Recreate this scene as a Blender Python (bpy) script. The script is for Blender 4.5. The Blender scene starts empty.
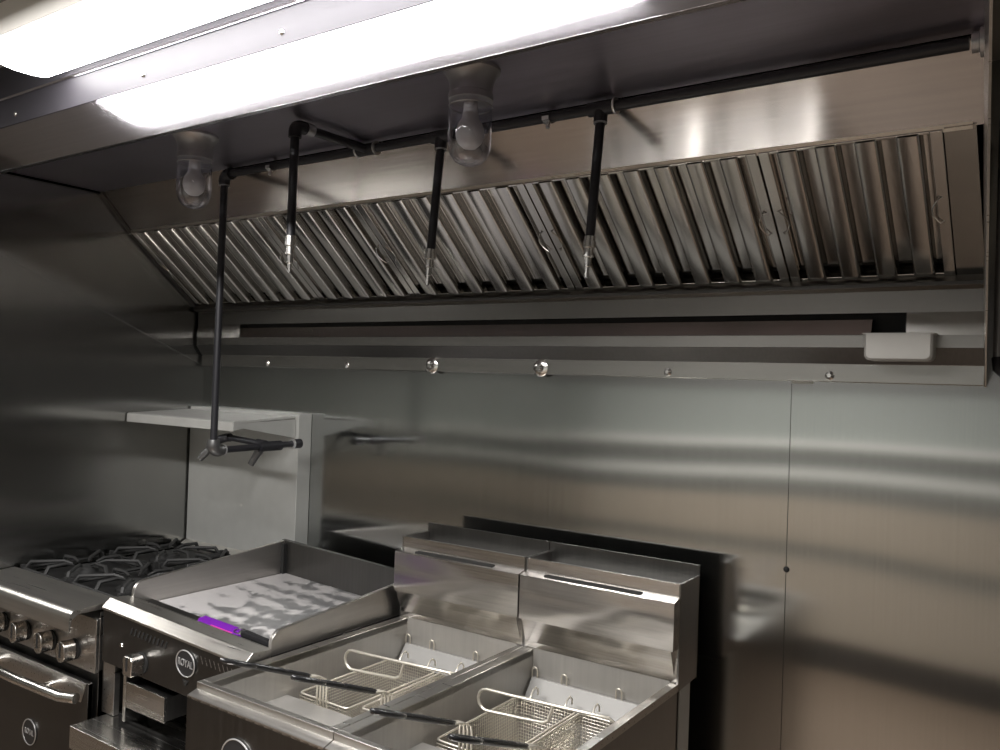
import bpy, bmesh, math, random
from mathutils import Vector, Matrix
random.seed(7)
S = bpy.context.scene
COL = S.collection
R = math.radians

# ------------------------------------------------------------------ materials
def nt(name):
    m = bpy.data.materials.new(name); m.use_nodes = True
    t = m.node_tree; t.nodes.clear()
    out = t.nodes.new('ShaderNodeOutputMaterial')
    return m, t, out
def N(t, typ, **k):
    n = t.nodes.new('ShaderNode' + typ)
    for a, v in k.items():
        if a in n.inputs: n.inputs[a].default_value = v
        else: setattr(n, a, v)
    return n
def steel(name, col=(.55, .54, .52), rough=.28, aniso=0.0, tan=None, grain=None, gs=.5,
          wave=0.0, wscale=2.0, wstretch=(1, 1, 1), blotch=.12, metallic=1.0, gbump=0.0):
    m, t, out = nt(name); L = t.links.new
    p = N(t, 'BsdfPrincipled', Metallic=metallic, Roughness=rough)
    tc = N(t, 'TexCoord')
    # large soft blotches in tone
    nb = N(t, 'TexNoise', Scale=3.0, Detail=4.0)
    L(tc.outputs['Object'], nb.inputs['Vector'])
    mr = N(t, 'MapRange'); mr.inputs['From Min'].default_value = .3; mr.inputs['From Max'].default_value = .7
    mr.inputs['To Min'].default_value = 1 - blotch; mr.inputs['To Max'].default_value = 1 + blotch * .5
    L(nb.outputs['Fac'], mr.inputs['Value'])
    vm = N(t, 'VectorMath', operation='SCALE'); vm.inputs[0].default_value = col
    rr = mr.outputs[0]
    if grain:
        mp = N(t, 'Mapping'); mp.inputs['Scale'].default_value = grain
        L(tc.outputs['Object'], mp.inputs['Vector'])
        ng = N(t, 'TexNoise', Scale=1.0, Detail=3.0)
        L(mp.outputs[0], ng.inputs['Vector'])
        mg = N(t, 'MapRange'); mg.inputs['From Min'].default_value = .3; mg.inputs['From Max'].default_value = .7
        mg.inputs['To Min'].default_value = 1 - gs * .18; mg.inputs['To Max'].default_value = 1 + gs * .12
        L(ng.outputs['Fac'], mg.inputs['Value'])
        mu = N(t, 'Math', operation='MULTIPLY'); L(mr.outputs[0], mu.inputs[0]); L(mg.outputs[0], mu.inputs[1])
        rr = mu.outputs[0]
        mq = N(t, 'MapRange'); mq.inputs['From Min'].default_value = .3; mq.inputs['From Max'].default_value = .7
        mq.inputs['To Min'].default_value = rough * (1 - .25 * gs); mq.inputs['To Max'].default_value = rough * (1 + .3 * gs)
        L(ng.outputs['Fac'], mq.inputs['Value']); L(mq.outputs[0], p.inputs['Roughness'])
    L(rr, vm.inputs['Scale'])
    L(vm.outputs[0], p.inputs['Base Color'])
    if aniso:
        p.inputs['Anisotropic'].default_value = aniso
        c = N(t, 'CombineXYZ')
        c.inputs[0].default_value, c.inputs[1].default_value, c.inputs[2].default_value = tan
        L(c.outputs[0], p.inputs['Tangent'])
    if wave:
        mp2 = N(t, 'Mapping'); mp2.inputs['Scale'].default_value = wstretch
        L(tc.outputs['Object'], mp2.inputs['Vector'])
        nw = N(t, 'TexNoise', Scale=wscale, Detail=1.0, Roughness=.3)
        L(mp2.outputs[0], nw.inputs['Vector'])
        b = N(t, 'Bump', Strength=1.0, Distance=wave)
        L(nw.outputs['Fac'], b.inputs['Height']); L(b.outputs[0], p.inputs['Normal'])
    L(p.outputs[0], out.inputs[0])
    return m
def plain(name, col, rough=.5, metallic=0.0, spec=.5, noise=0.08, nscale=20):
    m, t, out = nt(name); L = t.links.new
    p = N(t, 'BsdfPrincipled', Metallic=metallic, Roughness=rough)
    p.inputs['Specular IOR Level'].default_value = spec
    tc = N(t, 'TexCoord'); nb = N(t, 'TexNoise', Scale=float(nscale), Detail=4.0)
    L(tc.outputs['Object'], nb.inputs['Vector'])
    mr = N(t, 'MapRange'); mr.inputs['To Min'].default_value = 1 - noise; mr.inputs['To Max'].default_value = 1 + noise
    L(nb.outputs['Fac'], mr.inputs['Value'])
    vm = N(t, 'VectorMath', operation='SCALE'); vm.inputs[0].default_value = col
    L(mr.outputs[0], vm.inputs['Scale']); L(vm.outputs[0], p.inputs['Base Color'])
    L(p.outputs[0], out.inputs[0]); return m
def emit(name, col, strength):
    m, t, out = nt(name)
    e = N(t, 'Emission', Strength=strength); e.inputs[0].default_value = (*col, 1)
    t.links.new(e.outputs[0], out.inputs[0]); return m
def glass(name, tint=(.86, .87, .9)):
    m, t, out = nt(name); L = t.links.new
    tr = N(t, 'BsdfTransparent'); tr.inputs[0].default_value = (*tint, 1)
    g = N(t, 'BsdfGlossy', Roughness=.04); g.inputs[0].default_value = (.9, .9, .95, 1)
    lw = N(t, 'LayerWeight', Blend=.35)
    mr = N(t, 'MapRange'); mr.inputs['To Min'].default_value = .04; mr.inputs['To Max'].default_value = .75
    mx = N(t, 'MixShader')
    L(lw.outputs['Facing'], mr.inputs['Value']); L(mr.outputs[0], mx.inputs[0])
    L(tr.outputs[0], mx.inputs[1]); L(g.outputs[0], mx.inputs[2]); L(mx.outputs[0], out.inputs[0]); return m

M = {}
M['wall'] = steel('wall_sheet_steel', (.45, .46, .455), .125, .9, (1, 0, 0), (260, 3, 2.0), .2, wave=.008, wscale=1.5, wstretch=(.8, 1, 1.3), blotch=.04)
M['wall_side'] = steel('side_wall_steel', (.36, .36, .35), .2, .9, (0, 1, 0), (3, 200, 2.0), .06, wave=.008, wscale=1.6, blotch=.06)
M['hood'] = steel('hood_steel', (.345, .335, .33), .15, .7, (0, .7, .7), (3, 120, 120), .4, wave=.0015, wscale=2.5, blotch=.08)
M['hood_ceiling'] = steel('hood_ceiling_steel', (.46, .43, .50), .33, 0, None, (3, 120, 3), .4, wave=.002, wscale=2, blotch=.1)
M['hood_front'] = steel('hood_front_steel', (.55, .53, .57), .12, 0, None, (3, 120, 160), .3, wave=.0004, wscale=3, blotch=.06)
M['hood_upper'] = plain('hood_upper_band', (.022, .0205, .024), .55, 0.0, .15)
M['hood_back'] = steel('hood_back_steel', (.40, .39, .37), .22, .55, (1, 0, 0), (3, 120, 160), .12, wave=.001, wscale=3, blotch=.1)
M['filter'] = steel('filter_steel', (.62, .60, .57), .17, 0, None, (60, 3, 60), .25, blotch=.15)
M['steel'] = steel('equipment_steel', (.56, .545, .52), .25, .5, (0, 0, 1), (3, 160, 160), .5, wave=.0008, wscale=4, blotch=.12)
M['steel_y'] = steel('equipment_steel_side', (.50, .485, .465), .3, 0, None, (160, 3, 160), .5, blotch=.12)
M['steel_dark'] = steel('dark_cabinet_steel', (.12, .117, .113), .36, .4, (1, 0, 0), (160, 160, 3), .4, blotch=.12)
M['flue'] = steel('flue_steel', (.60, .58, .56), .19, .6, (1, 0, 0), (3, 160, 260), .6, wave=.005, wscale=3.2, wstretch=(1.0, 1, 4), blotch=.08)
M['tank'] = steel('tank_steel', (.46, .445, .42), .40, 0, None, (120, 120, 3), .35, blotch=.25, metallic=.7)
M['rim'] = steel('rim_steel', (.66, .64, .61), .3, 0, None, (3, 160, 160), .4, blotch=.1)
M['chrome'] = plain('chrome', (.78, .77, .75), .16, 1.0)
M['brass_chrome'] = plain('nozzle_chrome', (.62, .61, .59), .22, 1.0)
M['wire'] = plain('basket_wire', (.66, .62, .55), .3, 1.0)
M['wire_thick'] = plain('bare_wire', (.74, .70, .62), .38, .85)
M['iron'] = plain('cast_iron', (.016, .016, .016), .65, .1)
M['burnerpan'] = plain('burner_tray_enamel', (.012, .012, .012), .5, .3)
M['pipe'] = plain('black_iron_pipe', (.02, .02, .024), .42, .3)
M['black'] = plain('black_void', (.006, .006, .006), .7)
M['rubber'] = plain('black_vinyl', (.012, .012, .013), .22)
M['castalu'] = plain('cast_aluminium', (.42, .42, .43), .42, .9)
M['bulb'] = plain('frosted_bulb', (.62, .6, .6), .35)
M['globe'] = glass('globe_glass')
M['lens'] = emit('lamp_lens', (1.0, .98, .965), 60.0)
M['housing'] = plain('white_enamel_housing', (.72, .70, .66), .4)
M['ceiling'] = plain('ceiling_panel', (.28, .27, .24), .5)
M['floor'] = plain('floor_vinyl', (.23, .17, .125), .5, noise=.25, nscale=6)
M['roomwall'] = plain('room_wall', (.38, .40, .37), .5)
M['roomdark'] = plain('room_dark', (.05, .045, .04), .5)
M['roommid'] = plain('reflection_upper_band', (.20, .195, .185), .5)
M['roomdim'] = plain('reflection_dim_band', (.17, .17, .155), .5)
M['bandpale'] = plain('reflection_pale_band', (.78, .77, .72), .35)
M['roomwarm'] = plain('reflection_warm_band', (.42, .36, .29), .5)
M['purple'] = plain('purple_plastic', (.11, .008, .24), .25)
M['pink'] = plain('pink_plastic', (.42, .03, .24), .35)
M['badge'] = plain('badge_black', (.015, .015, .016), .35)
M['silver'] = plain('badge_silver', (.6, .6, .6), .35, .8)
M['darkcast'] = plain('dark_cast_fitting', (.13, .13, .13), .4, .8)
M['cup'] = plain('grease_cup_grey', (.33, .32, .30), .45, .4)
M['splash'] = steel('splash_steel', (.56, .54, .515), .34, 0, None, (160, 3, 160), .25, blotch=.1)
M['column'] = plain('column_grey_steel', (.56, .565, .545), .42, .55)
M['shelf'] = plain('shelf_grey_steel', (.55, .55, .53), .4, .45)
M['hookplate'] = plain('hook_plate_steel', (.27, .265, .255), .6, .4)

# griddle plate with soapy residue
def griddle_mat():
    m, t, out = nt('griddle_plate_soapy'); L = t.links.new
    tc = N(t, 'TexCoord')
    base = N(t, 'BsdfPrincipled', Metallic=.8, Roughness=.36); base.inputs['Base Color'].default_value = (.37, .37, .38, 1)
    foam = N(t, 'BsdfPrincipled', Metallic=0.0, Roughness=.3); foam.inputs['Base Color'].default_value = (.41, .395, .395, 1)
    foam.inputs['Coat Weight'].default_value = .6
    mp = N(t, 'Mapping'); mp.inputs['Scale'].default_value = (3.4, 3.0, 1); mp.inputs['Rotation'].default_value = (0, 0, .5)
    L(tc.outputs['Object'], mp.inputs['Vector'])
    n1 = N(t, 'TexNoise', Scale=2.6, Detail=7.0, Roughness=.66, Distortion=1.8)
    L(mp.outputs[0], n1.inputs['Vector'])
    # wiped arcs
    w = N(t, 'TexWave', wave_type='RINGS', Scale=1.3, Distortion=2.2, Detail=2.0)
    mp2 = N(t, 'Mapping'); mp2.inputs['Location'].default_value = (-.2, -.15, 0); mp2.inputs['Scale'].default_value = (2.0, 3.5, 1)
    L(tc.outputs['Object'], mp2.inputs['Vector']); L(mp2.outputs[0], w.inputs['Vector'])
    sep = N(t, 'SeparateXYZ'); L(tc.outputs['Object'], sep.inputs[0])
    gx = N(t, 'MapRange'); gx.inputs['From Min'].default_value = .05; gx.inputs['From Max'].default_value = .42
    gx.inputs['To Min'].default_value = .10; gx.inputs['To Max'].default_value = -.08
    L(sep.outputs['X'], gx.inputs['Value'])
    a = N(t, 'Math', operation='ADD'); L(n1.outputs['Fac'], a.inputs[0]); L(gx.outputs[0], a.inputs[1])
    wm = N(t, 'Math', operation='MULTIPLY'); wm.inputs[1].default_value = .13; L(w.outputs['Fac'], wm.inputs[0])
    a2 = N(t, 'Math', operation='ADD'); L(a.outputs[0], a2.inputs[0]); L(wm.outputs[0], a2.inputs[1])
    cr = N(t, 'ValToRGB'); cr.color_ramp.elements[0].position = .53; cr.color_ramp.elements[1].position = .60
    L(a2.outputs[0], cr.inputs[0])
    mx = N(t, 'MixShader'); L(cr.outputs[0], mx.inputs[0]); L(base.outputs[0], mx.inputs[1]); L(foam.outputs[0], mx.inputs[2])
    b = N(t, 'Bump', Strength=.5, Distance=.002); L(a2.outputs[0], b.inputs['Height'])
    L(b.outputs[0], foam.inputs['Normal']); L(b.outputs[0], base.inputs['Normal'])
    L(mx.outputs[0], out.inputs[0]); return m
M['plate'] = griddle_mat()

# ------------------------------------------------------------------ geometry helpers
class MB:
    def __init__(s): s.v = []; s.f = []
    def add(s, vs, fs):
        o = len(s.v); s.v += [tuple(v) for v in vs]; s.f += [tuple(i + o for i in f) for f in fs]; return s
    def box(s, x0, x1, y0, y1, z0, z1):
        return s.add([(x0,y0,z0),(x1,y0,z0),(x1,y1,z0),(x0,y1,z0),(x0,y0,z1),(x1,y0,z1),(x1,y1,z1),(x0,y1,z1)],
              [(0,3,2,1),(4,5,6,7),(0,1,5,4),(1,2,6,5),(2,3,7,6),(3,0,4,7)])
    def prism(s, poly, a, b, axis='x'):
        n = len(poly)
        def P(u, w, t): return {'x': (t, u, w), 'y': (u, t, w), 'z': (u, w, t)}[axis]
        vs = [P(u, w, a) for u, w in poly] + [P(u, w, b) for u, w in poly]
        fs = [tuple(range(n))[::-1], tuple(range(n, 2 * n))] + [(i, (i + 1) % n, n + (i + 1) % n, n + i) for i in range(n)]
        return s.add(vs, fs)
    def sheet(s, poly, a, b, axis='x', th=0.0):
        # open polyline swept along axis; thickness th offsets along 2D normal
        n = len(poly)
        if th:
            off = []
            for i in range(n):
                p = Vector(poly[i]); d = Vector((0, 0))
                if i > 0: e = (p - Vector(poly[i-1])).normalized(); d += Vector((-e.y, e.x))
                if i < n - 1: e = (Vector(poly[i+1]) - p).normalized(); d += Vector((-e.y, e.x))
                d.normalize(); off.append(tuple(p + d * th))
            return s.prism(list(poly) + off[::-1], a, b, axis)
        def P(u, w, t): return {'x': (t, u, w), 'y': (u, t, w), 'z': (u, w, t)}[axis]
        return s.add([P(u, w, a) for u, w in poly] + [P(u, w, b) for u, w in poly], [(i, i + 1, n + i + 1, n + i) for i in range(n - 1)])
    def tube(s, pts, r, seg=12, closed=False, cap=True):
        pts = [Vector(p) for p in pts]; n = len(pts); rings = []
        rr = r if isinstance(r, (list, tuple)) else [r] * n
        prev = None
        for i in range(n):
            if closed: d = pts[(i + 1) % n] - pts[i - 1]
            elif i == 0: d = pts[1] - pts[0]
            elif i == n - 1: d = pts[-1] - pts[-2]
            else: d = (pts[i + 1] - pts[i]).normalized() + (pts[i] - pts[i - 1]).normalized()
            d.normalize()
            if prev is None:
                a = Vector((0, 0, 1)) if abs(d.z) < .9 else Vector((1, 0, 0))
                u = d.cross(a).normalized()
            else: u = (prev - d * prev.dot(d)).normalized()
            prev = u; w = d.cross(u)
            rings.append([pts[i] + (u * math.cos(2 * math.pi * k / seg) + w * math.sin(2 * math.pi * k / seg)) * rr[i] for k in range(seg)])
        vs = [v for rg in rings for v in rg]; fs = []
        for i in range(n if closed else n - 1):
            j = (i + 1) % n
            for k in range(seg):
                l = (k + 1) % seg
                fs.append((i * seg + k, i * seg + l, j * seg + l, j * seg + k))
        if not closed and cap:
            fs.append(tuple(range(seg))[::-1]); fs.append(tuple((n - 1) * seg + k for k in range(seg)))
        return s.add(vs, fs)
    def lathe(s, prof, c=(0, 0, 0), axis=(0, 0, 1), seg=28):
        # prof: list of (r, h); axis direction
        ax = Vector(axis).normalized(); a = Vector((0, 0, 1)) if abs(ax.z) < .9 else Vector((1, 0, 0))
        u = ax.cross(a).normalized(); w = ax.cross(u); c = Vector(c); n = len(prof)
        vs = []; fs = []
        for r, h in prof:
            r = max(r, 1e-5)
            vs += [c + ax * h + (u * math.cos(2 * math.pi * k / seg) + w * math.sin(2 * math.pi * k / seg)) * r for k in range(seg)]
        for i in range(n - 1):
            for k in range(seg):
                l = (k + 1) % seg; fs.append((i * seg + k, i * seg + l, (i + 1) * seg + l, (i + 1) * seg + k))
        return s.add(vs, fs)
    def wire(s, a, b, r=.0008):
        a = Vector(a); b = Vector(b); d = (b - a).normalized()
        x = Vector((0, 0, 1)) if abs(d.z) < .9 else Vector((1, 0, 0))
        u = d.cross(x).normalized() * r; w = d.cross(u).normalized() * r
        return s.add([a + u, a + w, a - u, a - w, b + u, b + w, b - u, b - w],
                     [(0, 1, 5, 4), (1, 2, 6, 5), (2, 3, 7, 6), (3, 0, 4, 7)])
    def xform(s, f): s.v = [tuple(f(*v)) for v in s.v]; return s
    def build(s, name, mat, parent=None, bevel=0, smooth=35, seg=2, norm=True, weld=0):
        me = bpy.data.meshes.new(name); me.from_pydata(s.v, [], s.f); me.update()
        if norm:
            bm = bmesh.new(); bm.from_mesh(me)
            if weld: bmesh.ops.remove_doubles(bm, verts=bm.verts, dist=weld)
            bmesh.ops.recalc_face_normals(bm, faces=bm.faces); bm.to_mesh(me); bm.free()
        me.materials.append(M[mat] if isinstance(mat, str) else mat)
        if smooth:
            me.shade_smooth(); me.set_sharp_from_angle(angle=R(smooth))
        o = bpy.data.objects.new(name, me); COL.objects.link(o)
        if parent is not None: o.parent = parent
        if bevel:
            b = o.modifiers.new('edge', 'BEVEL'); b.width = bevel; b.segments = seg; b.limit_method = 'ANGLE'; b.angle_limit = R(40); b.harden_normals = True
        return o
def box(x0, x1, y0, y1, z0, z1): return MB().box(x0, x1, y0, y1, z0, z1)
def arc(c, r, a0, a1, n=6):
    return [(c[0] + r * math.cos(R(a0 + (a1 - a0) * i / n)), c[1] + r * math.sin(R(a0 + (a1 - a0) * i / n))) for i in range(n + 1)]
def thing(name, label, cat, loc=(0, 0, 0), rotz=0, group=None):
    o = bpy.data.objects.new(name, None); COL.objects.link(o); o.location = loc; o.rotation_euler = (0, 0, rotz)
    o.empty_display_size = .05
    o['label'] = label; o['category'] = cat
    if group: o['group'] = group
    return o
def tag(o, label, cat, group=None):
    o['label'] = label; o['category'] = cat
    if group: o['group'] = group
    return o
def struct(o): o['kind'] = 'structure'; return o
def copy_tree(o, parent=None):
    c = o.copy(); COL.objects.link(c); c.parent = parent
    for ch in list(o.children): copy_tree(ch, c)
    return c

# ------------------------------------------------------------------ room shell
XR, YF, ZC = 3.45, -2.95, 2.2
struct(box(-.06, XR, YF, 0.0, -.06, 0).build('floor', 'floor', smooth=0))
struct(box(-.06, XR, YF, 0.0, ZC, ZC + .06).build('ceiling', 'ceiling', smooth=0))
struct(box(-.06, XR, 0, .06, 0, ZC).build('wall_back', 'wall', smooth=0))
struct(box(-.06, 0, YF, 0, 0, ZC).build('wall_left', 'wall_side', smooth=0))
struct(box(XR, XR + .06, YF, 0, 0, ZC).build('wall_right', 'roomdark', smooth=0))  # unseen wall, coloured near black to stand in for the dim room
struct(box(-.06, XR, YF - .06, YF, 0, ZC).build('wall_front', 'roomwall', smooth=0))
# invented bands behind the photographer, added for their soft reflections in the steel
def tr(n, mat, *a): struct(box(*a).build('trim_%d' % n, mat, smooth=0))
for n_, (mt_, z0_, z1_, d_) in enumerate((('roommid', 1.60, 2.2, .02), ('bandpale', 1.21, 1.27, .05), ('roomdim', 1.09, 1.21, .02), ('bandpale', 1.01, 1.07, .06),
        ('roomdim', .90, 1.01, .04), ('roomwarm', .62, .90, .04), ('roomdim', .55, .62, .03), ('roomwarm', .22, .55, .04), ('roomdark', 0.0, .22, .02))):
    tr(n_ + 1, mt_, 0.0, XR, YF, YF + d_, z0_, z1_)
# vertical joint strip on the back wall
tr(10, 'steel_dark', 2.0925, 2.0940, -.0006, 0.0, 0.0, 1.556)
tr(11, 'shelf', 2.093, 2.14, -.002, 0.0, 1.550, 1.556)

# ------------------------------------------------------------------ exhaust hood
HX = 2.465
def hx_end(y, z=1.9): return HX + .078 * (-y) / .98 - .018 * (z - 1.553) / .55  
# right end panel stands very slightly splayed
hood = thing('exhaust_hood', 'long stainless steel exhaust hood mounted on the back wall above the cooking line', 'hood', (0, 0, 1.55))
def H(name, mb, mat, parent=None, **k):
    mb.xform(lambda x, y, z: (x, y, z - 1.55)) if parent is None else mb.xform(lambda x, y, z: (x, y, z - 1.55))
    return mb.build(name, mat, parent or hood, **k)
YL, ZL = -.98, 1.968
# ceiling sheet
cs = MB().add([(0.0, -.42, 2.10), (hx_end(-.42), -.42, 2.10), (hx_end(YL), YL, 2.10), (0.0, YL, 2.10),
               (0.0, -.42, 2.104), (hx_end(-.42), -.42, 2.104), (hx_end(YL), YL, 2.104), (0.0, YL, 2.104)],
              [(0,1,2,3),(4,7,6,5),(0,4,5,1),(1,5,6,2),(2,6,7,3),(3,7,4,0)])
H('ceiling_panel', cs, 'hood_ceiling', smooth=0)
# upper slope between ceiling and filters
sl = MB().prism([(-.42, 2.10), (-.312, 1.987), (-.308, 1.990), (-.416, 2.104)], 0.0, HX + .02)
H('slope_panel', sl, 'hood', smooth=0)
H('slope_lip', MB().prism([(-.318, 1.993), (-.312, 1.981), (-.300, 1.985), (-.306, 1.995)], 0.004, HX - .005), 'rim', bevel=.0008)
# front panel: upper band, folded lower band with turned-in lip
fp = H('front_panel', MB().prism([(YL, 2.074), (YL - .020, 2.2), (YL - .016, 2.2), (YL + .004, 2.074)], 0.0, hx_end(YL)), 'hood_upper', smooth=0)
H('front_band', MB().prism([(YL - .012, ZL), (YL - .001, 2.072), (YL + .004, 2.072), (YL - .007, ZL + .003), (YL, ZL + .003), (YL, ZL)], 0.0, hx_end(YL)), 'hood_front', bevel=.0007)
for x in (.641, 1.131, 1.52, 1.95, 2.35):
    MB().lathe([(0, .003), (.003, .0025), (.005, .001), (.0055, 0)], (x, YL - .0034, 2.094 - 1.55), (0, -1, 0), 16).build('screw', 'chrome', fp)
H('ceiling_fold', box(0.0, hx_end(YL), YL - .013, YL - .004, 2.128, 2.134), 'hood_front', bevel=.001)
# skirt on the left wall
sk = H('side_skirt', MB().prism([(-.002, 1.553), (YL, ZL + .004), (YL, 2.2), (-.002, 2.2)], 0.0005, .006), 'wall_side', bevel=.001)
H('corner_trim', MB().prism([(-.425, 2.098), (-.318, 1.988), (-.056, 1.762), (-.045, 1.775), (-.305, 2.003), (-.41, 2.11)], .006, .022), 'steel_dark', bevel=.001)
H('ceiling_trim', box(.006, .014, YL, -.42, 2.094, 2.1), 'steel_dark')
def slp(a, n): return (P0.y + U.y * a + NRM.y * n, P0.z + U.z * a + NRM.z * n)
P0 = Vector((0, -.0535, 1.769)); U = (Vector((0, -.316, 1.985)) - P0).normalized(); NRM = Vector((1, 0, 0)).cross(U)
H('filler_panel', MB().prism([slp(0, -.002), slp(.342, -.002), slp(.342, -.012), slp(0, -.012)], 2.4165, HX), 'hood_back', smooth=0)
# right end panel, thin and seen edge on
def endp():
    poly = [(-.002, 1.553), (-.30, 1.676), (YL, ZL), (YL, 2.2), (-.002, 2.2)]
    n = len(poly)
    vs = [(hx_end(y, z), y, z) for y, z in poly] + [(hx_end(y, z) + .003, y, z) for y, z in poly]
    fs = [tuple(range(n))[::-1], tuple(range(n, 2 * n))] + [(i, (i + 1) % n, n + (i + 1) % n, n + i) for i in range(n)]
    return MB().add(vs, fs)
H('end_panel', endp(), 'rim', smooth=0)
# back panel with recessed slot and chamfered gutter, and the mounting flange
X0 = .018; XS0, XS1 = .25, 2.328
yb = -.042
H('filter_ledge', MB().prism([(-.052, 1.772), (-.066, 1.758), (-.066, 1.750), (-.044, 1.744), (-.040, 1.76)], X0, HX), 'steel_dark', bevel=.001)
bp = H('back_panel', MB().prism([(yb, 1.752), (yb, 1.700), (-.002, 1.700), (-.002, 1.752)], X0, HX)
       .prism([(yb - .004, 1.654), (yb - .004, 1.628), (-.022, 1.594), (-.002, 1.594), (-.002, 1.654)], X0, HX)
       .prism([(yb, 1.700), (yb - .004, 1.654), (-.002, 1.654), (-.002, 1.700)], X0, XS0)
       .prism([(yb, 1.700), (yb - .004, 1.654), (-.002, 1.654), (-.002, 1.700)], XS1, HX), 'hood_back', smooth=0)
H('chamfer_dark_reflection', MB().prism([(yb - .0055, 1.6285), (-.0235, 1.5945), (-.022, 1.5945), (yb - .003, 1.6285)], X0, HX), 'steel_dark', smooth=0)  # dark metal facing imitates the chamfer's dim reflection of the floor
H('gutter_slot', box(XS0, XS1, -.008, -.003, 1.654, 1.700), 'black', smooth=0)
H('gutter_strip', MB().prism([(-.034, 1.687), (yb - .004, 1.6545), (-.015, 1.6545), (-.015, 1.687)], XS0, 2.262), 'hood_back', smooth=0)
fl = H('mounting_flange', MB().prism([(-.002, 1.594), (-.022, 1.594), (-.022, 1.557), (-.018, 1.555), (-.002, 1.555)], X0, HX), 'hood_back', smooth=0)
for i, x in enumerate((.373, .742, 1.808, 2.178)):
    MB().lathe([(0, .006), (.004, .006), (.006, .004), (.008, .001), (.010, 0)], (x, -.022, 1.569 - 1.55), (0, -1, 0), 16).build('screw', 'chrome', fl)
for x in (1.082, 1.451):
    MB().lathe([(0, .012), (.006, .012), (.009, .009), (.011, .003), (.021, .0015), (.023, 0)], (x, -.022, 1.572 - 1.55), (0, -1, 0), 20).build('bolt', 'chrome', fl)
# dark plenum behind the filters
H('plenum', MB().prism([(-.05, 1.80), (-.29, 2.003), (-.25, 2.05), (-.003, 2.05), (-.003, 1.80)], .02, HX - .004), 'black', smooth=0)

# grease cup
cup = thing('grease_cup', 'small grey rounded grease cup hanging at the right end of the hood gutter', 'grease cup', (2.321, yb - .004, 1.60))
def rrect(x0, x1, z0, z1, r, n=4):
    return arc((x0 + r, z0 + r), r, 180, 270, n) + arc((x1 - r, z0 + r), r, 270, 360, n) + [(x1, z1), (x0, z1)]
mbc = MB(); o0 = rrect(-.062, .062, 0, .054, .012); o1 = rrect(-.056, .056, .003, .054, .010)
n = len(o0)
vs = [(u, -.0, w) for u, w in o0] + [(u, -.048, w) for u, w in o0] + [(u, -.052, w) for u, w in rrect(-.058, .058, .004, .053, .010)]
fs = [tuple(range(n))] + [(i, (i + 1) % n, n + (i + 1) % n, n + i) for i in range(n)] + [(n + i, n + (i + 1) % n, 2 * n + (i + 1) % n, 2 * n + i) for i in range(n)] + [tuple(range(2 * n, 3 * n))[::-1]]
mbc.add(vs, fs).build('cup_body', 'cup', cup, smooth=40)
box(-.066, .066, -.05, .0, .0525, .0555).build('cup_rim', 'cup', cup, bevel=.001)

# ------------------------------------------------------------------ baffle filters
P0 = Vector((0, -.0535, 1.769)); P1 = Vector((0, -.316, 1.985))
U = (P1 - P0); FL = U.length; U.normalize(); NRM = Vector((1, 0, 0)).cross(U)
bounds = [(.026, .652, 'leftmost baffle filter beside the left side skirt'), (.655, 1.042, 'narrow baffle filter behind the second black drop pipe'),
          (1.045, 1.568, 'baffle filter in the middle of the hood'), (1.571, 2.098, 'baffle filter left of the rightmost joint'),
          (2.101, 2.415, 'darkest baffle filter at the right end of the hood')]
flabels = ['leftmost stainless baffle filter with bright ridges, next to the left hood skirt',
           'narrow stainless baffle filter second from the left in the hood slope',
           'middle stainless baffle filter of the sloping row, behind the centre drop pipe',
           'wide stainless baffle filter behind the rightmost drop pipe',
           'dim stainless baffle filter at the right end of the hood slope']
for (xa, xb, _), lab in zip(bounds, flabels):
    w = xb - xa
    o = thing('baffle_filter', lab, 'filter', group='baffle filters in the hood')
    o.matrix_world = Matrix(((1, U.x, NRM.x, xa), (0, U.y, NRM.y, P0.y), (0, U.z, NRM.z, P0.z), (0, 0, 0, 1)))
    fr = MB()
    fw = .020
    fr.box(0, fw, 0, FL, -.03, .002); fr.box(w - fw, w, 0, FL, -.03, .002)
    fr.box(fw, w - fw, 0, .008, -.03, -.001); fr.box(fw, w - fw, FL - .006, FL, -.03, .001)
    fr.build('frame', 'filter', o, bevel=.0015)
    inner = w - 2 * fw; k = max(1, round(inner / .0745)); p = inner / k
    bm_ = MB(); rm_ = MB()
    fwid = .042
    for i in range(k):
        c = fw + p * (i + .5); a, b_ = c - fwid / 2, c + fwid / 2
        prof = [(a, -.012)] + [(a + .0025, -.004)] + arc((a + .0085, -.002), .006, 180, 90, 4)[1:] + arc((b_ - .0085, -.002), .006, 90, 0, 4)[:-1] + [(b_ - .0025, -.004), (b_, -.012)]
        bm_.sheet(prof, .006, FL - .003, 'y', th=.0012)
    for i in range(k + 1):
        c = fw + p * i; g = .020 if 0 < i < k else .016
        a, b_ = c - g, c + g
        if i == 0: a = fw
        if i == k: b_ = w - fw
        prof = [(a, -.006)] + arc((a + .004, -.016), .004, 180, 270, 3) + arc((b_ - .004, -.016), .004, 270, 360, 3) + [(b_, -.006)]
        rm_.sheet(prof, .03, FL - .003, 'y', th=.001)
    bm_.build('front_baffles', 'filter', o, smooth=50); rm_.build('rear_baffles', 'filter', o, smooth=50)
    for sx in (.010, w - .010):
        hy = FL * .50; d = -1 if sx < w / 2 else 1
        pts = [(sx - .0 * d, hy - .028, .002)] + [(sx - d * .004, hy - .028, .005)] + [(sx - d * (.006 + .012 * math.sin(R(180 * q / 8))), hy - .028 + .056 * q / 8, .008) for q in range(9)] + [(sx - d * .004, hy + .028, .005), (sx, hy + .028, .002)]
        MB().tube(pts, .0014, 6).build('handle', 'chrome', o)

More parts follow.
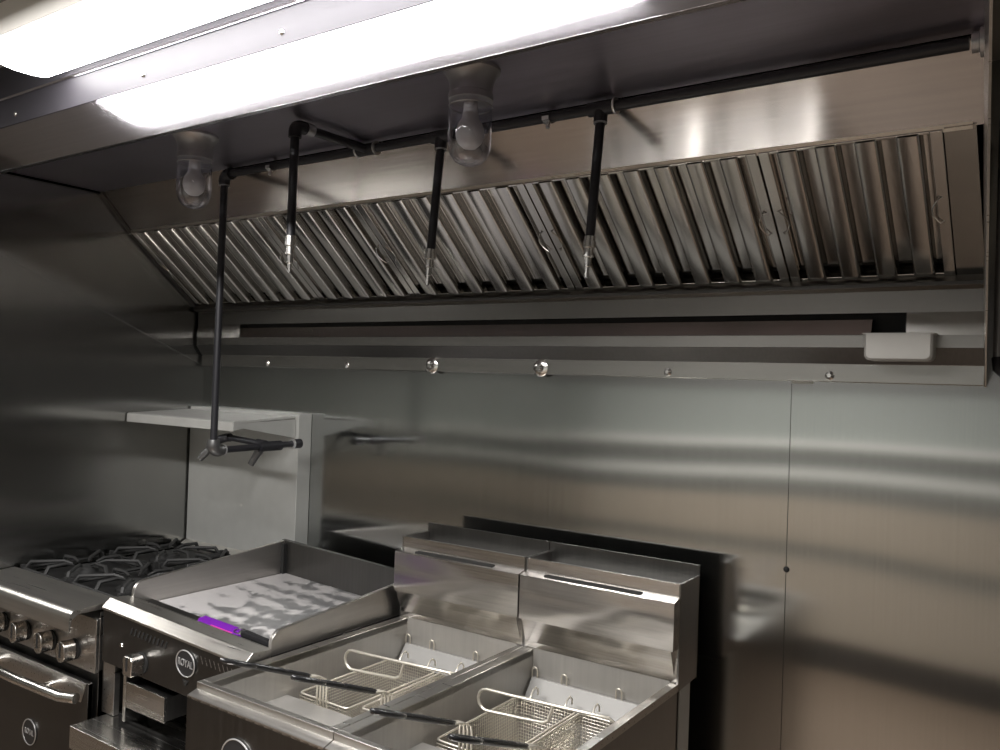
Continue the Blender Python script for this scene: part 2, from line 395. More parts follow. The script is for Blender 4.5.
# ------------------------------------------------------------------ fire suppression piping
sup = thing('suppression_piping', 'black iron fire suppression pipework with drop nozzles running under the hood', 'pipework', (.649, -.43, 2.08))
def W(x, y, z): return (x - .649, y + .43, z - 2.08)
PR = .0105
def pipe(name, pts, r=PR, mat='pipe', seg=14, **k): return MB().tube([W(*p) for p in pts], r, seg).build(name, mat, sup, **k)
def fillet(a, c, b, r, n=6):
    a, c, b = Vector(a), Vector(c), Vector(b); u = (a - c).normalized() * r; w = (b - c).normalized() * r
    return [tuple((c + u) * (1 - t) ** 2 + c * 2 * t * (1 - t) + (c + w) * t * t) for t in [i / n for i in range(n + 1)]]
YP = -.43; ZP = 2.082
pipe('main_pipe', [(.675, YP, ZP), (2.462, YP, ZP)])
pipe('elbow', [(.672, YP, ZP), *fillet((.69, YP, ZP), (.651, YP, ZP), (.651, YP, 2.04), .022), (.651, YP, 2.055)], .0155)
for q, (x, z) in enumerate(((.678, ZP),)): MB().lathe([(.011, 0), (.017, 0), (.017, .007), (.011, .007)], W(x - .003, YP, z), (1, 0, 0), 16).build('fitting_ring', 'pipe', sup)
MB().lathe([(.0105, 0), (.0145, 0), (.0145, .003), (.0105, .003)], W(.651, YP, 2.053), (0, 0, -1), 16).build('fitting_ring', 'castalu', sup)
pipe('drop_pipe', [(.651, YP, 2.053), (.646, YP, 1.335)], .0100)
# bottom elbow turning to the wall
pipe('elbow', [(.646, YP, 1.345), *fillet((.646, YP, 1.34), (.646, YP, 1.315), (.647, YP + .06, 1.315), .018), (.647, YP + .03, 1.315)], [.0155] + [.0185] * 7 + [.0155], 'darkcast')
MB().lathe([(.0105, 0), (.0150, 0), (.0150, .004), (.0105, .004)], W(.647, YP + .032, 1.315), (0, 1, 0), 16).build('fitting_ring', 'silver', sup)
pipe('return_pipe', [(.647, YP + .03, 1.315), (.650, -.13, 1.322)], .0095)
pipe('tee', [(.6475, -.275, 1.318), (.649, -.195, 1.319)], .0150)
pipe('tee_socket', [(.648, -.25, 1.322), (.612, -.25, 1.325)], .0140)
pipe('end_cap', [(.650, -.148, 1.321), (.650, -.118, 1.322)], .0145)
MB().lathe([(.0105, 0), (.0160, 0), (.0160, .005), (.0105, .005)], W(.650, -.152, 1.3215), (0, 1, 0), 16).build('fitting_ring', 'silver', sup)
pipe('branch_pipe', [(.615, -.25, 1.326), (.475, -.25, 1.334)], .0095)
pipe('elbow', [(.485, -.25, 1.334), (.470, -.25, 1.333), (.448, -.258, 1.326), (.432, -.268, 1.311)], [.013, .0135, .0135, .012])
def nozzle(p, d, sc=1.0, name='nozzle'):
    d = Vector(d).normalized()
    o = MB().lathe([(.0, 0), (.0115, 0), (.0115, .010), (.0135, .010), (.0135, .022), (.0095, .024), (.0095, .036), (.0115, .037), (.0115, .041), (.0075, .043), (.0065, .060), (.0045, .062), (.0040, .082), (0, .084)], W(*p), d, 14)
    o.xform(lambda x, y, z: (x, y, z))
    return o.build(name, 'brass_chrome', sup, smooth=30)
nz = MB().lathe([(0, 0), (.012, 0), (.0145, .008), (.0145, .020), (.010, .026), (.012, .045), (.009, .066), (.0, .068)], W(.434, -.268, 1.313), (-.55, -.35, -.75), 12).build('nozzle', 'darkcast', sup)
nz = MB().lathe([(0, 0), (.012, 0), (.014, .008), (.011, .022), (.0095, .055), (.0, .058)], W(.640, -.262, 1.312), (-.35, -.3, -.85), 12).build('nozzle', 'darkcast', sup)
# drop A on a forward branch
XA = 1.19
pipe('tee', [(XA - .028, YP, ZP), (XA + .028, YP, ZP)], .0145)
for s in (-1, 1): MB().lathe([(.0105, 0), (.0165, 0), (.0165, .004), (.0105, .004)], W(XA + s * .030 - .002, YP, ZP), (1, 0, 0), 16).build('fitting_ring', 'silver', sup)
pipe('branch_pipe', [(XA, YP - .01, ZP), (XA - .01, -.635, ZP)])
MB().lathe([(.0105, 0), (.0145, 0), (.0145, .02), (.0105, .02)], W(XA - .008, -.60, ZP), (0, -1, 0), 12).build('union', 'castalu', sup)
pipe('elbow', [(XA - .009, -.62, ZP), *fillet((XA - .009, -.62, ZP), (XA - .01, -.648, ZP), (XA - .01, -.648, 2.04), .016), (XA - .01, -.648, 2.055)], .0145)
pipe('drop_pipe', [(XA - .01, -.648, 2.06), (XA - .012, -.648, 1.832)], .0098)
nozzle((XA - .012, -.648, 1.838), (0, 0, -1))
# drops B and C straight from the main
for xt, xb_, zb in ((1.418, 1.398, 1.822), (1.822, 1.806, 1.822)):
    pipe('tee', [(xt - .027, YP, ZP), (xt + .027, YP, ZP)], .0145)
    MB().lathe([(.0105, 0), (.0165, 0), (.0165, .004), (.0105, .004)], W(xt + .030, YP, ZP), (1, 0, 0), 16).build('fitting_ring', 'silver', sup)
    pipe('tee_socket', [(xt, YP, ZP), (xt - .001, YP, ZP - .028)], .0140)
    MB().lathe([(.010, 0), (.0140, 0), (.0140, .003), (.010, .003)], W(xt - .001, YP, ZP - .028), (0, 0, -1), 16).build('fitting_ring', 'castalu', sup)
    pipe('drop_pipe', [(xt - .001, YP, ZP - .026), (xb_, YP, zb)], .0098)
    nozzle((xb_, YP, zb + .006), (xb_ - xt, 0, -.26))
for x in (.845, 1.70):
    MB().sheet([(-.014, .0), (-.0135, -.008), (0, -.0145), (.0135, -.008), (.014, .0), (.014, .018), (.026, .018)], -.008, .008, 'x', th=.0015).xform(lambda a, b, c, x=x: W(a + x, b + YP, c + ZP)).build('pipe_clip', 'chrome', sup)
    MB().lathe([(0, .014), (.004, .014), (.005, .010), (.003, .008), (.003, 0)], W(x + .004, YP - .004, ZP - .012), (0, -.4, -1), 10).build('wing_nut', 'chrome', sup)
MB().lathe([(.011, 0), (.024, 0), (.024, .006), (.016, .008), (.016, .018), (.011, .018)], W(2.462 + .022, YP, ZP), (-1, 0, 0), 20).build('wall_seal', 'castalu', sup)

# ------------------------------------------------------------------ vapour proof lamps
def lamp(x, y, label):
    t = thing('hood_lamp', label, 'lamp', (x, y, 2.1), group='glass jar lamps under the hood')
    b = MB().lathe([(0, 0), (.053, 0), (.053, -.006), (.050, -.009), (.043, -.020), (.040, -.032), (.0395, -.045), (.0410, -.047), (.0410, -.058), (.036, -.060), (.0, -.060)], seg=36).build('base', 'castalu', t, smooth=30)
    MB().lathe([(.0365, -.058), (.0372, -.064), (.0395, -.070), (.0400, -.135), (.0385, -.148), (.0335, -.161), (.025, -.170), (.013, -.1755), (0, -.177)], seg=36).build('glass_globe', 'globe', t, smooth=60)
    MB().tube([(.0398 * math.cos(R(a)), .0398 * math.sin(R(a)), -.069) for a in range(0, 360, 15)], .0012, 6, closed=True).build('globe_ring', 'castalu', t)
    bb = MB().lathe([(0, -.06), (.013, -.062), (.0135, -.078), (.016, -.090), (.0225, -.100), (.0262, -.112), (.0262, -.122), (.022, -.135), (.012, -.144), (0, -.147)], seg=24).build('bulb', 'bulb', t, smooth=60)
    return t
lamp(.853, -.668, 'glass jar lamp hanging under the hood at the left, with a dim bulb')
lamp(1.688, -.683, 'glass jar lamp under the middle of the hood, bulb clearly visible')

# ------------------------------------------------------------------ fluorescent fixture in front of the hood
fx = thing('ceiling_light', 'long glowing fluorescent wraparound light on the ceiling in front of the hood', 'light', (1.47, -1.08, 2.2))
box(-.61, .61, -.085, .06, -.062, 0).build('housing', 'housing', fx, bevel=.002)
prof = [(-.062, -.062)] + [(-.062 * math.cos(R(a)), -.062 - .022 * math.sin(R(a)) ** .6) for a in range(15, 180, 15)] + [(.062, -.062)]
MB().prism(prof, -.605, .605).build('lens', 'lens', fx, smooth=40)

# ------------------------------------------------------------------ range
RX0, RX1 = .008, .56
rg = thing('gas_range', 'stainless gas range with black burner grates in the left corner', 'range', (RX0, -.70, 0))
def G(mb): return mb.xform(lambda x, y, z: (x - RX0, y + .70, z))
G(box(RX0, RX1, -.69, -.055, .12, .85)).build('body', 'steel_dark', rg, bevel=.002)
G(box(RX0, RX1, -.700, -.60, .749, .888)).build('control_panel', 'steel_y', rg, bevel=.002)
G(box(RX1 - .0005, RX1 + .001, -.69, -.06, .755, .905)).build('side_panel', 'steel_y', rg, bevel=.0004)
rail = [(-.640, .912), (-.640, .930), (-.742, .924)] + arc((-.752, .904), .020, 75, 180, 6) + [(-.772, .872), (-.769, .872), (-.766, .900), (-.748, .912)]
G(MB().prism(rail, RX0, RX1)).build('front_rail', 'rim', rg, smooth=30)
G(box(RX0, RX1, -.642, -.055, .86, .905)).build('cooktop', 'burnerpan', rg, bevel=.002)
def grate(cx, cy):
    g = MB(); z = .936; s = .122
    g.tube([(cx - s, cy - s, z - .012), (cx + s, cy - s, z - .012), (cx + s, cy + s, z - .012), (cx - s, cy + s, z - .012)], .006, 6, closed=True)
    for a in range(0, 360, 45):
        c, sn = math.cos(R(a)), math.sin(R(a)); L_ = s if a % 90 == 0 else s * 1.38
        g.tube([(cx + c * .035, cy + sn * .035, z + .002), (cx + c * .06, cy + sn * .06, z + .010), (cx + c * L_ * .9, cy + sn * L_ * .9, z + .008), (cx + c * L_, cy + sn * L_, z - .016)], [.0035, .005, .006, .006], 6)
    for sx in (-1, 1):
        for sy in (-1, 1): g.box(cx + sx * s - .006, cx + sx * s + .006, cy + sy * s - .006, cy + sy * s + .006, .905, z)
    G(g).build('grate', 'iron', rg, smooth=40)
    b = G(MB().lathe([(.055, .905), (.055, .911), (.040, .914), (.038, .924), (.030, .930), (0, .931)], (cx, cy, 0))).build('burner', 'iron', rg, smooth=30)
for cx in (.145, .415):
    for cy in (-.50, -.22): grate(cx, cy)
for kx in (.085, .212, .348, .463):
    k = G(MB().lathe([(.027, 0), (.027, .004), (.022, .007), (.0, .007)], (kx, -.700, .794), (0, -1, 0), 24)).build('knob', 'black', rg)
    kb = MB().prism(arc((0, 0), .028, 25, 155, 6) + arc((0, 0), .028, 205, 335, 6), -.040, -.006, 'y')
    kb.xform(lambda x, y, z: (x * .80 + kx, y - .700, z + .794)); G(kb).build('knob_grip', 'steel', k, bevel=.003)
    G(box(kx - .0025, kx + .0025, -.7415, -.736, .780, .818)).build('pointer', 'black', k)
# oven door
dr = G(MB().prism([(-.702, .728), (-.716, .728), (-.716, .15), (-.702, .15)], RX0 + .004, RX1)).build('oven_door', 'steel_dark', rg, bevel=.002)
G(MB().prism([(RX0 + .004, .728), (RX1 - .006, .728), (RX1 - .028, .675), (RX0 + .004, .675)], -.719, -.716, 'y')).build('door_top_plate', 'steel_y', dr, bevel=.001)
hp = [(.545, -.738, .694), (.50, -.752, .692), (.42, -.757, .692), (.30, -.762, .692), (.18, -.762, .692), (.06, -.752, .692)]
hd = G(MB().tube(hp, .0135, 14)).build('handle', 'chrome', dr, smooth=60)
for hx in (.40, .10): G(MB().tube([(hx, -.716, .694), (hx, -.757, .692)], .009, 12)).build('handle_post', 'chrome', hd)
def badge(cx, y, cz, rx, rz, parent, conv, txt=True, tsize=.02, name='badge'):
    b = MB().lathe([(0, .003), (1, .003), (1, 0)], (0, 0, 0), (0, -1, 0), 40)
    b.xform(lambda x, yy, z: (cx + x * rx, y + yy, cz + z * rz)); bo = conv(b).build(name, 'badge', parent)
    ring = MB().tube([(cx + math.cos(R(a)) * rx, y - .003, cz + math.sin(R(a)) * rz) for a in range(0, 360, 9)], .0016, 6, closed=True)
    conv(ring).build('badge_ring', 'silver', bo)
    if txt:
        cu = bpy.data.curves.new('lettering', 'FONT'); cu.body = 'ROYAL'; cu.size = tsize; cu.align_x = 'CENTER'; cu.align_y = 'CENTER'; cu.extrude = .0006
        to = bpy.data.objects.new('lettering_tmp', cu); COL.objects.link(to)
        dg = bpy.context.evaluated_depsgraph_get(); me = bpy.data.meshes.new_from_object(to.evaluated_get(dg))
        bpy.data.objects.remove(to)
        mb = MB(); mb.add([(cx + v.co.x * .86, y - .0035 - v.co.z, cz + v.co.y * 1.25) for v in me.vertices], [tuple(p.vertices) for p in me.polygons])
        bpy.data.meshes.remove(me)
        conv(mb).build('lettering', 'silver', bo, smooth=0, norm=False)
    return bo
badge(.285, -.716, .535, .034, .034, dr, G, True, .017)
# backguard with high shelf
PZ = 1.408
G(MB().prism([(-.052, .90), (-.052, PZ - .022), (-.010, PZ - .022), (-.010, .90)], RX0, RX1 + .008)).build('backguard', 'column', rg, smooth=0)
G(box(RX0, RX1 + .008, -.054, -.006, PZ - .022, PZ)).build('backguard_cap', 'shelf', rg, bevel=.0015)
G(box(RX1 + .008, RX1 + .0135, -.056, -.001, .88, PZ)).build('backguard_post', 'column', rg, bevel=.0015)
G(MB().prism([(-.052, .905), (-.052, .935), (-.075, .922), (-.075, .905)], RX0, RX1 - .01)).build('backguard_foot', 'rim', rg, smooth=0)
sh = MB().prism([(-.052, 1.399), (-.290, 1.388), (-.296, 1.384), (-.296, 1.358), (-.292, 1.358), (-.291, 1.380), (-.052, 1.394)], RX0 - .003, RX1 - .004)
G(sh).build('shelf', 'shelf', rg, smooth=0, bevel=.0008)
for x in (RX0 - .003, RX1 - .006): G(MB().prism([(-.055, 1.39), (-.294, 1.380), (-.294, 1.360), (-.26, 1.366), (-.055, 1.33)], x, x + .0025)).build('shelf_bracket', 'column', rg, smooth=0)
for x in (RX0 + .03, RX1 - .03):
    for y in (-.66, -.10): G(MB().tube([(x, y, 0), (x, y, .122)], .02, 14)).build('leg', 'chrome', rg)

# ------------------------------------------------------------------ equipment stand
st = thing('equipment_stand', 'low stainless equipment stand carrying the griddle between range and fryers', 'stand', (.60, -.78, 0))
def T(mb): return mb.xform(lambda x, y, z: (x - .60, y + .78, z))
T(MB().prism([(-.782, .654), (-.05, .654), (-.05, .648), (-.776, .648), (-.776, .60), (-.782, .60)], .600, 1.128)).build('tabletop', 'steel', st, smooth=0, bevel=.001)
T(box(.62, 1.11, -.74, -.07, .22, .24)).build('undershelf', 'steel_dark', st, bevel=.002)
for x in (.63, 1.10):
    for y in (-.75, -.08): T(MB().tube([(x, y, 0), (x, y, .65)], .019, 14)).build('leg', 'chrome', st)

# ------------------------------------------------------------------ griddle
GX = .577
gd = thing('griddle', 'stainless flat top griddle with soapy wet plate and tall splash guards', 'griddle', (GX, -.692, .655), R(.5))
GW = .548
def K(mb, k=.028):     # it stands a little lower at its right side
    return mb.xform(lambda x, y, z: (x, y, z - k * x / .55 * max(0, min(1, z / .26))))
# local: x 0..GW, y 0..0.60, z 0..
K(box(.002, .052, .004, .02, .0, .22)).build('front_leg_panel', 'steel_y', gd, bevel=.001)
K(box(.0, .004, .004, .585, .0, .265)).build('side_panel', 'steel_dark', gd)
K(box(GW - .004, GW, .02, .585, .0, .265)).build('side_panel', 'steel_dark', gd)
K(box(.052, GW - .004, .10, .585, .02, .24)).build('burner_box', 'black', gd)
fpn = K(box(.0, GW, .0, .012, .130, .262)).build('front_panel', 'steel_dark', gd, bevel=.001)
# front rail with chamfer
K(MB().prism([(-.004, .262), (-.004, .268), (.018, .288), (.070, .283), (.070, .262)], -.002, GW + .004)).build('front_rail', 'rim', gd, smooth=0, bevel=.0012)
K(box(.006, GW - .006, .088, .131, .245, .2645)).build('grease_trough', 'steel_dark', gd)
K(MB().prism([(.070, .283), (.074, .283), (.088, .2655), (.088, .25), (.070, .25)], .004, GW - .004)).build('trough_wall', 'steel_y', gd, smooth=0)
K(box(.016, GW - .016, .132, .588, .236, .258)).build('cooking_plate', 'plate', gd, bevel=.001)
def splash(x, th=.010):
    return MB().prism([(.075, .255), (.075, .296)] + [(.077 + .030 * (1 - math.cos(R(a))), .296 + .024 * math.sin(R(a))) for a in (20, 45, 70, 90)] + [(.592, .358), (.592, .236), (.132, .236), (.12, .24)], x, x + th)
K(splash(.002)).build('splash_guard', 'splash', gd, smooth=30, bevel=.001)
K(splash(GW - .012)).build('splash_guard', 'splash', gd, smooth=30, bevel=.001)
K(box(.012, GW - .012, .588, .594, .236, .358)).build('rear_splash_guard', 'rim', gd, bevel=.001)
K(box(.012, .024, .572, .588, .258, .350)).build('corner_gap', 'black', gd)
K(box(.0, GW, .585, .60, .02, .36)).build('rear_panel', 'steel_dark', gd, bevel=.002)
for x in (.118 + i * .0155 for i in range(10)):
    s = MB().prism([(x, .226), (x + .006, .226), (x + .014, .244), (x + .008, .244)], -.0012, .004, 'y'); K(s).build('vent_slot', 'black', fpn, smooth=0)
for x in (.395 + i * .0155 for i in range(9)):
    s = MB().prism([(x + .008, .226), (x + .010, .226), (x + .002, .244), (x, .244)], -.0008, .004, 'y'); K(s).build('vent_slot', 'steel_y', fpn, smooth=0)
badge(.345, -.0005, .212, .034, .032, fpn, K, True, .0205)
K(MB().prism([(.334, .170), (.356, .170), (.345, .155)], -.002, .004, 'y')).build('badge_arrow', 'black', fpn, smooth=0)
kx, kz = .170, .166
k = K(MB().lathe([(.027, 0), (.027, .004), (.0, .004)], (kx, 0, kz), (0, -1, 0), 24)).build('knob', 'black', gd)
kb = MB().prism([(-.017, -.024), (.017, -.024), (.020, .018), (.012, .026), (-.012, .026), (-.020, .018)], -.040, -.004, 'y')
kb.xform(lambda x, y, z: (x + kx, y, z + kz)); K(kb).build('knob_grip', 'steel', k, bevel=.004)
K(box(kx - .002, kx + .002, -.0415, -.038, kz - .01, kz + .024)).build('pointer', 'black', k)
K(MB().lathe([(0, .003), (.004, .003), (.006, 0)], (.085, 0, .19), (0, -1, 0), 12)).build('screw', 'chrome', gd)
K(MB().lathe([(0, .001), (.008, .001), (.009, 0)], (.105, 0, .155), (0, -1, 0), 16)).build('igniter_hole', 'black', gd)
dw = K(box(.128, .282, -.012, -.004, .048, .112)).build('grease_drawer', 'steel', gd, bevel=.001)
K(box(.128, .282, -.004, .20, .05, .108)).build('drawer_box', 'steel_dark', dw)
K(box(.116, .126, -.012, -.008, .010, .128)).build('drawer_flange', 'rim', dw, bevel=.001)
for x in (.03, GW - .03):
    K(MB().tube([(x, .55, 0), (x, .55, .03)], .015, 12)).build('foot', 'chrome', gd)

# scraper in the trough
sc = thing('scraper', 'purple scraper with a black handle lying in the front trough of the griddle', 'scraper', (.822, -.580, .9085))
sc.rotation_euler = (R(6), R(3.0), R(.5))
MB().prism([(0, -.006), (.010, -.017), (.150, -.017), (.165, -.008), (.165, .010), (.150, .016), (.0, .014)], 0, .010, 'z').build('blade_body', 'purple', sc, bevel=.0015)
MB().prism([(.06, -.0195), (.14, -.0195), (.14, -.0135), (.06, -.0135)], .001, .0106, 'z').build('blade_edge', 'pink', sc, bevel=.001)
MB().tube([(.155, 0, .008), (.175, 0, .009), (.22, 0, .009), (.262, 0, .008)], [.009, .011, .0095, .010], 10).build('handle', 'rubber', sc)
MB().tube([(.150 + .015 * math.cos(R(a)), .013 * math.sin(R(a)), .012) for a in range(0, 360, 30)], .0018, 6, closed=True).build('ring', 'chrome', sc)

# ------------------------------------------------------------------ fryers
FW, FZ = .392, .897
def make_fryer(label, x0):
    t = thing('deep_fryer', label, 'fryer', (x0, -.816, 0), group='deep fryers')
    def F(mb): return mb.xform(lambda x, y, z: (x, y + .816, z))    # local x from 0, depth from front rim
    w = FW
    # cabinet sides, front
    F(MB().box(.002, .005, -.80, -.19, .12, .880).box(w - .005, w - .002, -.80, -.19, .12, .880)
      .box(.005, w - .005, -.180, -.176, .12, .880)).build('cabinet', 'flue_side', t, smooth=0)
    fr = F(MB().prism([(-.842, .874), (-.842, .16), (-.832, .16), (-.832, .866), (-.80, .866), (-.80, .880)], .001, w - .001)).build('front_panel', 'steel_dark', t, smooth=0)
    F(MB().prism([(-.842, .876), (-.842, .871), (-.824, .871), (-.8155, .878), (-.8155, .884)], .0005, w - .0005)).build('front_ledge', 'rim', t, smooth=0)
    # top deck rim: front, sides
    F(MB().box(0, w, -.820, -.806, .880, FZ).box(0, .026, -.806, -.185, .880, FZ).box(w - .018, w, -.806, -.185, .880, FZ)).build('top_rim', 'rim', t, bevel=.0012)
    # tank shell
    a, b = .026, w - .018
    tk = MB()
    tk.add([(a, -.806, .895), (a, -.19, .895), (a, -.19, .60), (a, -.806, .60)], [(0, 1, 2, 3)])
    tk.add([(b, -.806, .895), (b, -.19, .895), (b, -.19, .60), (b, -.806, .60)], [(0, 1, 2, 3)])
    tk.add([(a, -.19, .93), (b, -.19, .93), (b, -.19, .60), (a, -.19, .60)], [(0, 1, 2, 3)])
    tk.add([(a, -.806, .895), (b, -.806, .895), (b, -.802, .815), (a, -.802, .815)], [(0, 1, 2, 3)])
    tk.add([(a, -.802, .815), (b, -.802, .815), (b, -.60, .812), (a, -.60, .812)], [(0, 1, 2, 3)])
    tk.add([(a, -.60, .812), (b, -.60, .812), (b, -.59, .60), (a, -.59, .60)], [(0, 1, 2, 3)])
    tk.add([(a, -.81, .62), (b, -.81, .62), (b, -.19, .62), (a, -.19, .62)], [(0, 1, 2, 3)])
    F(tk).build('tank', 'tank', t, smooth=0, norm=False)
    hb = F(MB().prism([(-.192, .834), (-.200, .834), (-.232, .792), (-.226, .788)], a + .004, b - .004)).build('hook_plate', 'hookplate', t, bevel=.001)
    for hxx in (.03, .11, .25, .335):
        p = [(hxx, -.198, .83), (hxx, -.198, .850)] + [(hxx + .007 - .007 * math.cos(R(q)), -.199, .850 + .008 * math.sin(R(q))) for q in (45, 90, 135)] + [(hxx + .014, -.198, .850), (hxx + .014, -.198, .83)]
        F(MB().tube(p, .0018, 6)).build('plate_loop', 'wire_thick', hb)
    # flue: lower apron, projecting box, slotted top face, open top
    F(MB().prism([(-.186, .897), (-.214, .972), (-.19, .980), (-.17, .897)], .004, w - .010)).build('flue_apron', 'flue', t, smooth=0)
    F(MB().prism([(-.188, .972), (-.222, .972), (-.222, 1.076), (-.194, 1.083), (-.188, 1.083)], .001, w - .001)).build('flue_cover', 'flue', t, bevel=.0012)
    F(MB().box(.002, w, -.192, -.188, .90, 1.111)).build('flue_front', 'flue', t, bevel=.0006)
    F(MB().prism([(.060, .0), (.064, -.004), (.308, -.004), (.312, 0), (.308, .004), (.064, .004)], -.1, 0, 'y')
      .xform(lambda x, y, z: (x, -.208 + (z * 1.9) - (.0 if y < -.05 else 0), 1.0799 + z * .47 + (.0004 if y > -.05 else -.002)))).build('flue_slot', 'black', t, smooth=0)
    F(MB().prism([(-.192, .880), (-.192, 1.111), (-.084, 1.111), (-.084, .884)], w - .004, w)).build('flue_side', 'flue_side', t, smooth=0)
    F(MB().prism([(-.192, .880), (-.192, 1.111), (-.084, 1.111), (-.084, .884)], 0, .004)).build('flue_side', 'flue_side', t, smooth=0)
    F(MB().box(0.0, w, -.084, -.078, .88, 1.134)).build('flue_back', 'steel_dark', t, smooth=0)
    F(MB().box(.004, w - .004, -.188, -.084, 1.078, 1.086)).build('flue_floor', 'shelf', t, smooth=0)
    F(MB().box(w - .003, w - .0005, -.180, -.120, .12, .885)).build('rear_column', 'column', t, smooth=0)
    F(MB().box(.0005, .003, -.18, -.12, .12, .885)).build('rear_column', 'column', t, smooth=0)
    badge(.163, -.842, .783, .046, .046, fr, F, True, .023)
    for x in (.03, w - .03):
        for y in (-.79, -.15): F(MB().tube([(x, y, 0), (x, y, .13)], .02, 14)).build('leg', 'chrome', t)
    # thermostat loop wire above the tank
    return t
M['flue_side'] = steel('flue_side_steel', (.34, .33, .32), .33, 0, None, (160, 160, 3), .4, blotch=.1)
fry = make_fryer('left deep fryer next to the griddle, open tank with two wire baskets', 1.140)
fry2 = copy_tree(fry); fry2.location.x = 1.140 + FW + .002
fry2['label'] = 'right deep fryer at the end of the line, open tank and wavy reflective flue'

# baskets
def make_basket(label):
    t = thing('fry_basket', label, 'basket', group='wire fry baskets')
    w, d, h = .150, .300, .135      # origin: front-left top rim corner, z=0 at rim
    m = MB(); r = .0007
    nx, ny, nz = 21, 42, 19
    def pt(x, y, z):   # slight taper
        k = 1 + .10 * z / h
        return ((x - w / 2) * k + w / 2, (y - d / 2) * (1 + .04 * z / h) + d / 2, z)
    for i in range(nx + 1):
        x = w * i / nx
        m.wire(pt(x, 0, 0), pt(x, 0, -h), r); m.wire(pt(x, d, 0), pt(x, d, -h), r); m.wire(pt(x, 0, -h), pt(x, d, -h), r)
    for i in range(ny + 1):
        y = d * i / ny
        m.wire(pt(0, y, 0), pt(0, y, -h), r); m.wire(pt(w, y, 0), pt(w, y, -h), r); m.wire(pt(0, y, -h), pt(w, y, -h), r)
    for i in range(1, nz):
        z = -h * i / nz
        m.wire(pt(0, 0, z), pt(w, 0, z), r); m.wire(pt(0, d, z), pt(w, d, z), r)
        m.wire(pt(0, 0, z), pt(0, d, z), r); m.wire(pt(w, 0, z), pt(w, d, z), r)
    m.build('mesh', 'wire', t, smooth=0, norm=False)
    fr = MB()
    for z, rr in ((0, .0024), (-h, .0020)):
        q = [pt(0, 0, z), pt(w, 0, z), pt(w, d, z), pt(0, d, z)]
        ring = []
        for i in range(4):
            ring += fillet(q[i - 1], q[i], q[(i + 1) % 4], .012, 4)
        fr.tube(ring, rr, 8, closed=True)
    fr.build('rim_frame', 'wire_thick', t, smooth=60)
    c = w / 2
    br = MB()
    for s in (-.0145, -.0048, .0048, .0145):
        br.tube([(c + s, -.003, -.055), (c + s, -.004, .040), (c + s * .9, -.006, .052), (c + s * .5, -.020, .060), (c + s * .35, -.045, .066)], .0021, 8)
    br.build('handle_bracket', 'wire_thick', t, smooth=60)
    A = Vector((c, -.040, .064)); B = Vector((c, -.272, .158)); D = (B - A).normalized()
    MB().tube([A, A + D * .012, A + D * .10, A + D * .165], [.0045, .0062, .0062, .0060], 10).build('handle', 'rubber', t, smooth=60)
    up = Vector((1, 0, 0)); e0 = A + D * .160; Lh = .088
    lp = [e0 + D * (Lh / 2 + Lh / 2 * math.cos(R(a))) + up * (.0105 * math.sin(R(a))) for a in range(0, 360, 20)]
    MB().tube(lp, .0048, 8, closed=True).build('handle_grip', 'rubber', t, smooth=60)
    for s in (.03, w - .03):
        hk = MB(); hk.tube([(s, d, 0), (s, d + .012, .016), (s, d + .024, .020), (s, d + .034, .012), (s, d + .034, .0)], .0020, 8)
        hk.build('rear_hook', 'wire_thick', t, smooth=60)
    return t
bk = make_basket('leftmost wire fry basket, handle reaching toward the griddle')
bl = ['leftmost wire fry basket, handle reaching toward the griddle', 'second wire fry basket from the left, against the partition between the fryers',
      'third wire fry basket from the left, in the right fryer beside the partition', 'rightmost wire fry basket, nearest the right edge of the fryers']
for i, x in enumerate((1.183, 1.352, 1.577, 1.739)):
    o = bk if i == 0 else copy_tree(bk)
    o.location = (x, (-.578, -.556, -.578, -.578)[i], .815); o['label'] = bl[i]
    o.rotation_euler = (0, 0, R((-.8, .6, -.4, .3)[i]))
# bent wire loops over the baskets
def make_loop(label, pts):
    pts = [Vector(p) for p in pts]
    o = MB().tube([tuple(p - pts[0]) for p in pts], .0034, 10).build('wire_loop', 'wire_thick', None, smooth=60)
    o.location = pts[0]; tag(o, label, 'wire loop', 'bent wire loops over the baskets'); return o
for dx, lab, y in ((0, 'bent steel wire loop lying over the baskets of the left fryer', -.435), (.394, 'bent steel wire loop lying over the baskets of the right fryer', -.435)):
    X = lambda v: v + dx
    pts = [(X(1.31), y + .02, .845), (X(1.345), y + .015, .875), (X(1.338), y, .885)] if 0 else []
    pts = [(X(1.500), y + .03, .818), (X(1.500), y + .02, .872), (X(1.485), y + .01, .886), (X(1.40), y, .886), (X(1.26), y, .880)]
    pts += [(X(1.205) - .0 - .022 * math.sin(R(a)), y - .002, .857 + .0225 * math.cos(R(a))) for a in (0, 30, 60, 90, 120, 150, 180)]
    pts += [(X(1.30), y - .004, .842), (X(1.345), y - .004, .846), (X(1.358), y - .003, .852), (X(1.366), y, .884)]
    make_loop(lab, pts)

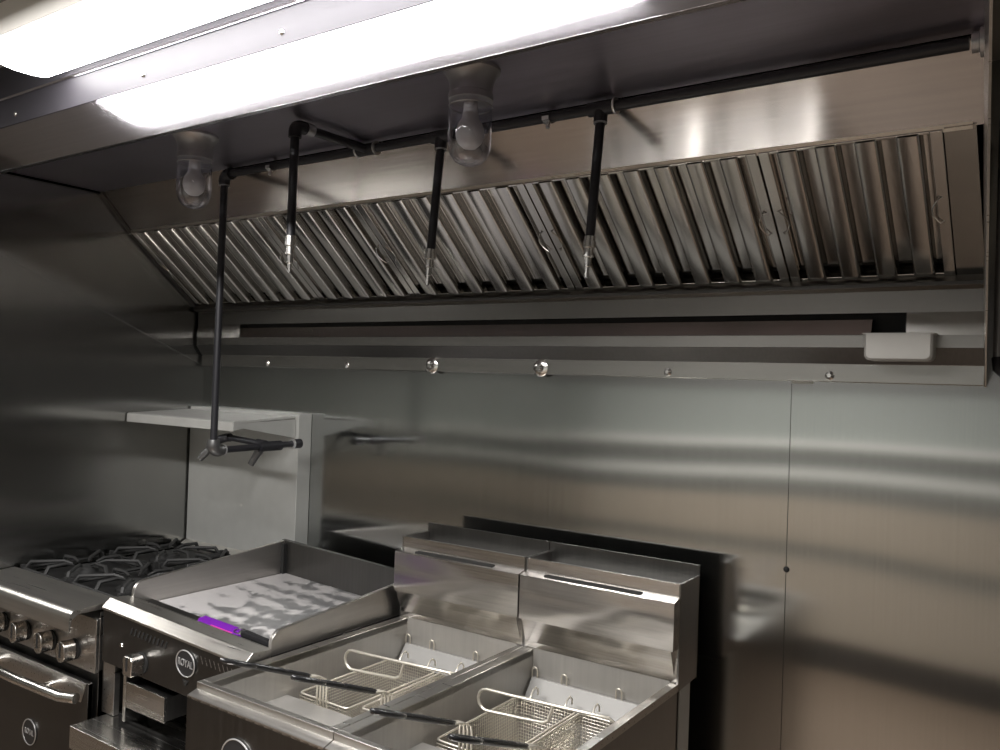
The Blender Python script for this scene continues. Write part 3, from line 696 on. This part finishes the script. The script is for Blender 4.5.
# ------------------------------------------------------------------ conduit at the right of the hood
cd = thing('wall_conduit', 'vertical conduit with a dark coupling at the right edge, beside the hood end', 'conduit', (2.485, -.05, 1.575))
def Cc(mb): return mb.xform(lambda x, y, z: (x - 2.485, y + .05, z - 1.575))
Cc(MB().tube([(2.489, -.05, 2.19), (2.489, -.05, 1.60)], .0085, 14)).build('tube', 'castalu', cd)
Cc(MB().tube([(2.519, -.05, 2.19), (2.500, -.05, 1.90)], .005, 10)).build('hose', 'rubber', cd)
Cc(MB().lathe([(.004, 0), (.017, .004), (.019, .03), (.015, .045), (.019, .06), (.019, .11), (.012, .118), (0, .118)], (2.506, -.05, 1.785), (0, 0, 1), 18)).build('coupling', 'pipe', cd)
Cc(MB().tube([(2.506, -.05, 1.79), (2.506, -.05, 1.60)], .010, 12)).build('lower_tube', 'rubber', cd)
Cc(MB().tube([(2.490, -.05, 1.61), (2.492, -.052, 1.59), (2.505, -.056, 1.577), (2.53, -.06, 1.575), (2.57, -.06, 1.58)], .012, 12)).build('elbow', 'pipe', cd)
MB().lathe([(.0, .0), (.02, .0), (.02, .014), (0, .014)], (2.489 - 2.485, 0, 2.10 - 1.575), (1, 0, 0), 16).build('bracket', 'castalu', cd)

# dent/patch on wall
pt_ = MB().lathe([(0, .004), (.003, .004), (.006, .002), (.007, 0)], (0, 0, 0), (0, -1, 0), 12).build('wall_screw', 'black')
pt_.location = (2.094, 0, 1.137); tag(pt_, 'small dark screw hole in the back wall seam right of the fryers', 'screw')

# ------------------------------------------------------------------ lights
def area(name, loc, rot, sx, sy, e, col=(1, .96, .9)):
    l = bpy.data.lights.new(name, 'AREA'); l.shape = 'RECTANGLE'; l.size = sx; l.size_y = sy; l.energy = e; l.color = col
    o = bpy.data.objects.new(name, l); COL.objects.link(o); o.location = loc; o.rotation_euler = rot; return o
area('fill_light', (1.35, -1.58, 2.17), (0, 0, 0), 1.2, .15, 66, (1, .975, .95))  # unseen fill lamp, added to brighten the room and the steel
w_ = bpy.data.worlds.new('world'); w_.use_nodes = True; S.world = w_
w_.node_tree.nodes['Background'].inputs[0].default_value = (.02, .02, .022, 1)

# ------------------------------------------------------------------ camera
cam = bpy.data.cameras.new('camera'); co = bpy.data.objects.new('camera', cam); COL.objects.link(co)
yaw, pit, rol = R(34.302), R(.522), R(1.943)
fwd = Vector((-math.sin(yaw) * math.cos(pit), math.cos(yaw) * math.cos(pit), math.sin(pit)))
rt = Vector((math.cos(yaw), math.sin(yaw), 0)); up = rt.cross(fwd)
r2 = rt * math.cos(rol) + up * math.sin(rol); u2 = -rt * math.sin(rol) + up * math.cos(rol)
co.matrix_world = Matrix(((r2.x, u2.x, -fwd.x, 2.601), (r2.y, u2.y, -fwd.y, -1.897), (r2.z, u2.z, -fwd.z, 1.530), (0, 0, 0, 1)))
cam.sensor_width = 36; cam.lens = 832.77 / 1000 * 36; cam.clip_start = .02
S.camera = co
S.view_settings.view_transform = 'Standard'; S.view_settings.look = 'None'; S.view_settings.exposure = 0
S.cycles.max_bounces = 10; S.cycles.glossy_bounces = 6; S.cycles.transparent_max_bounces = 8
S.cycles.use_denoising = True
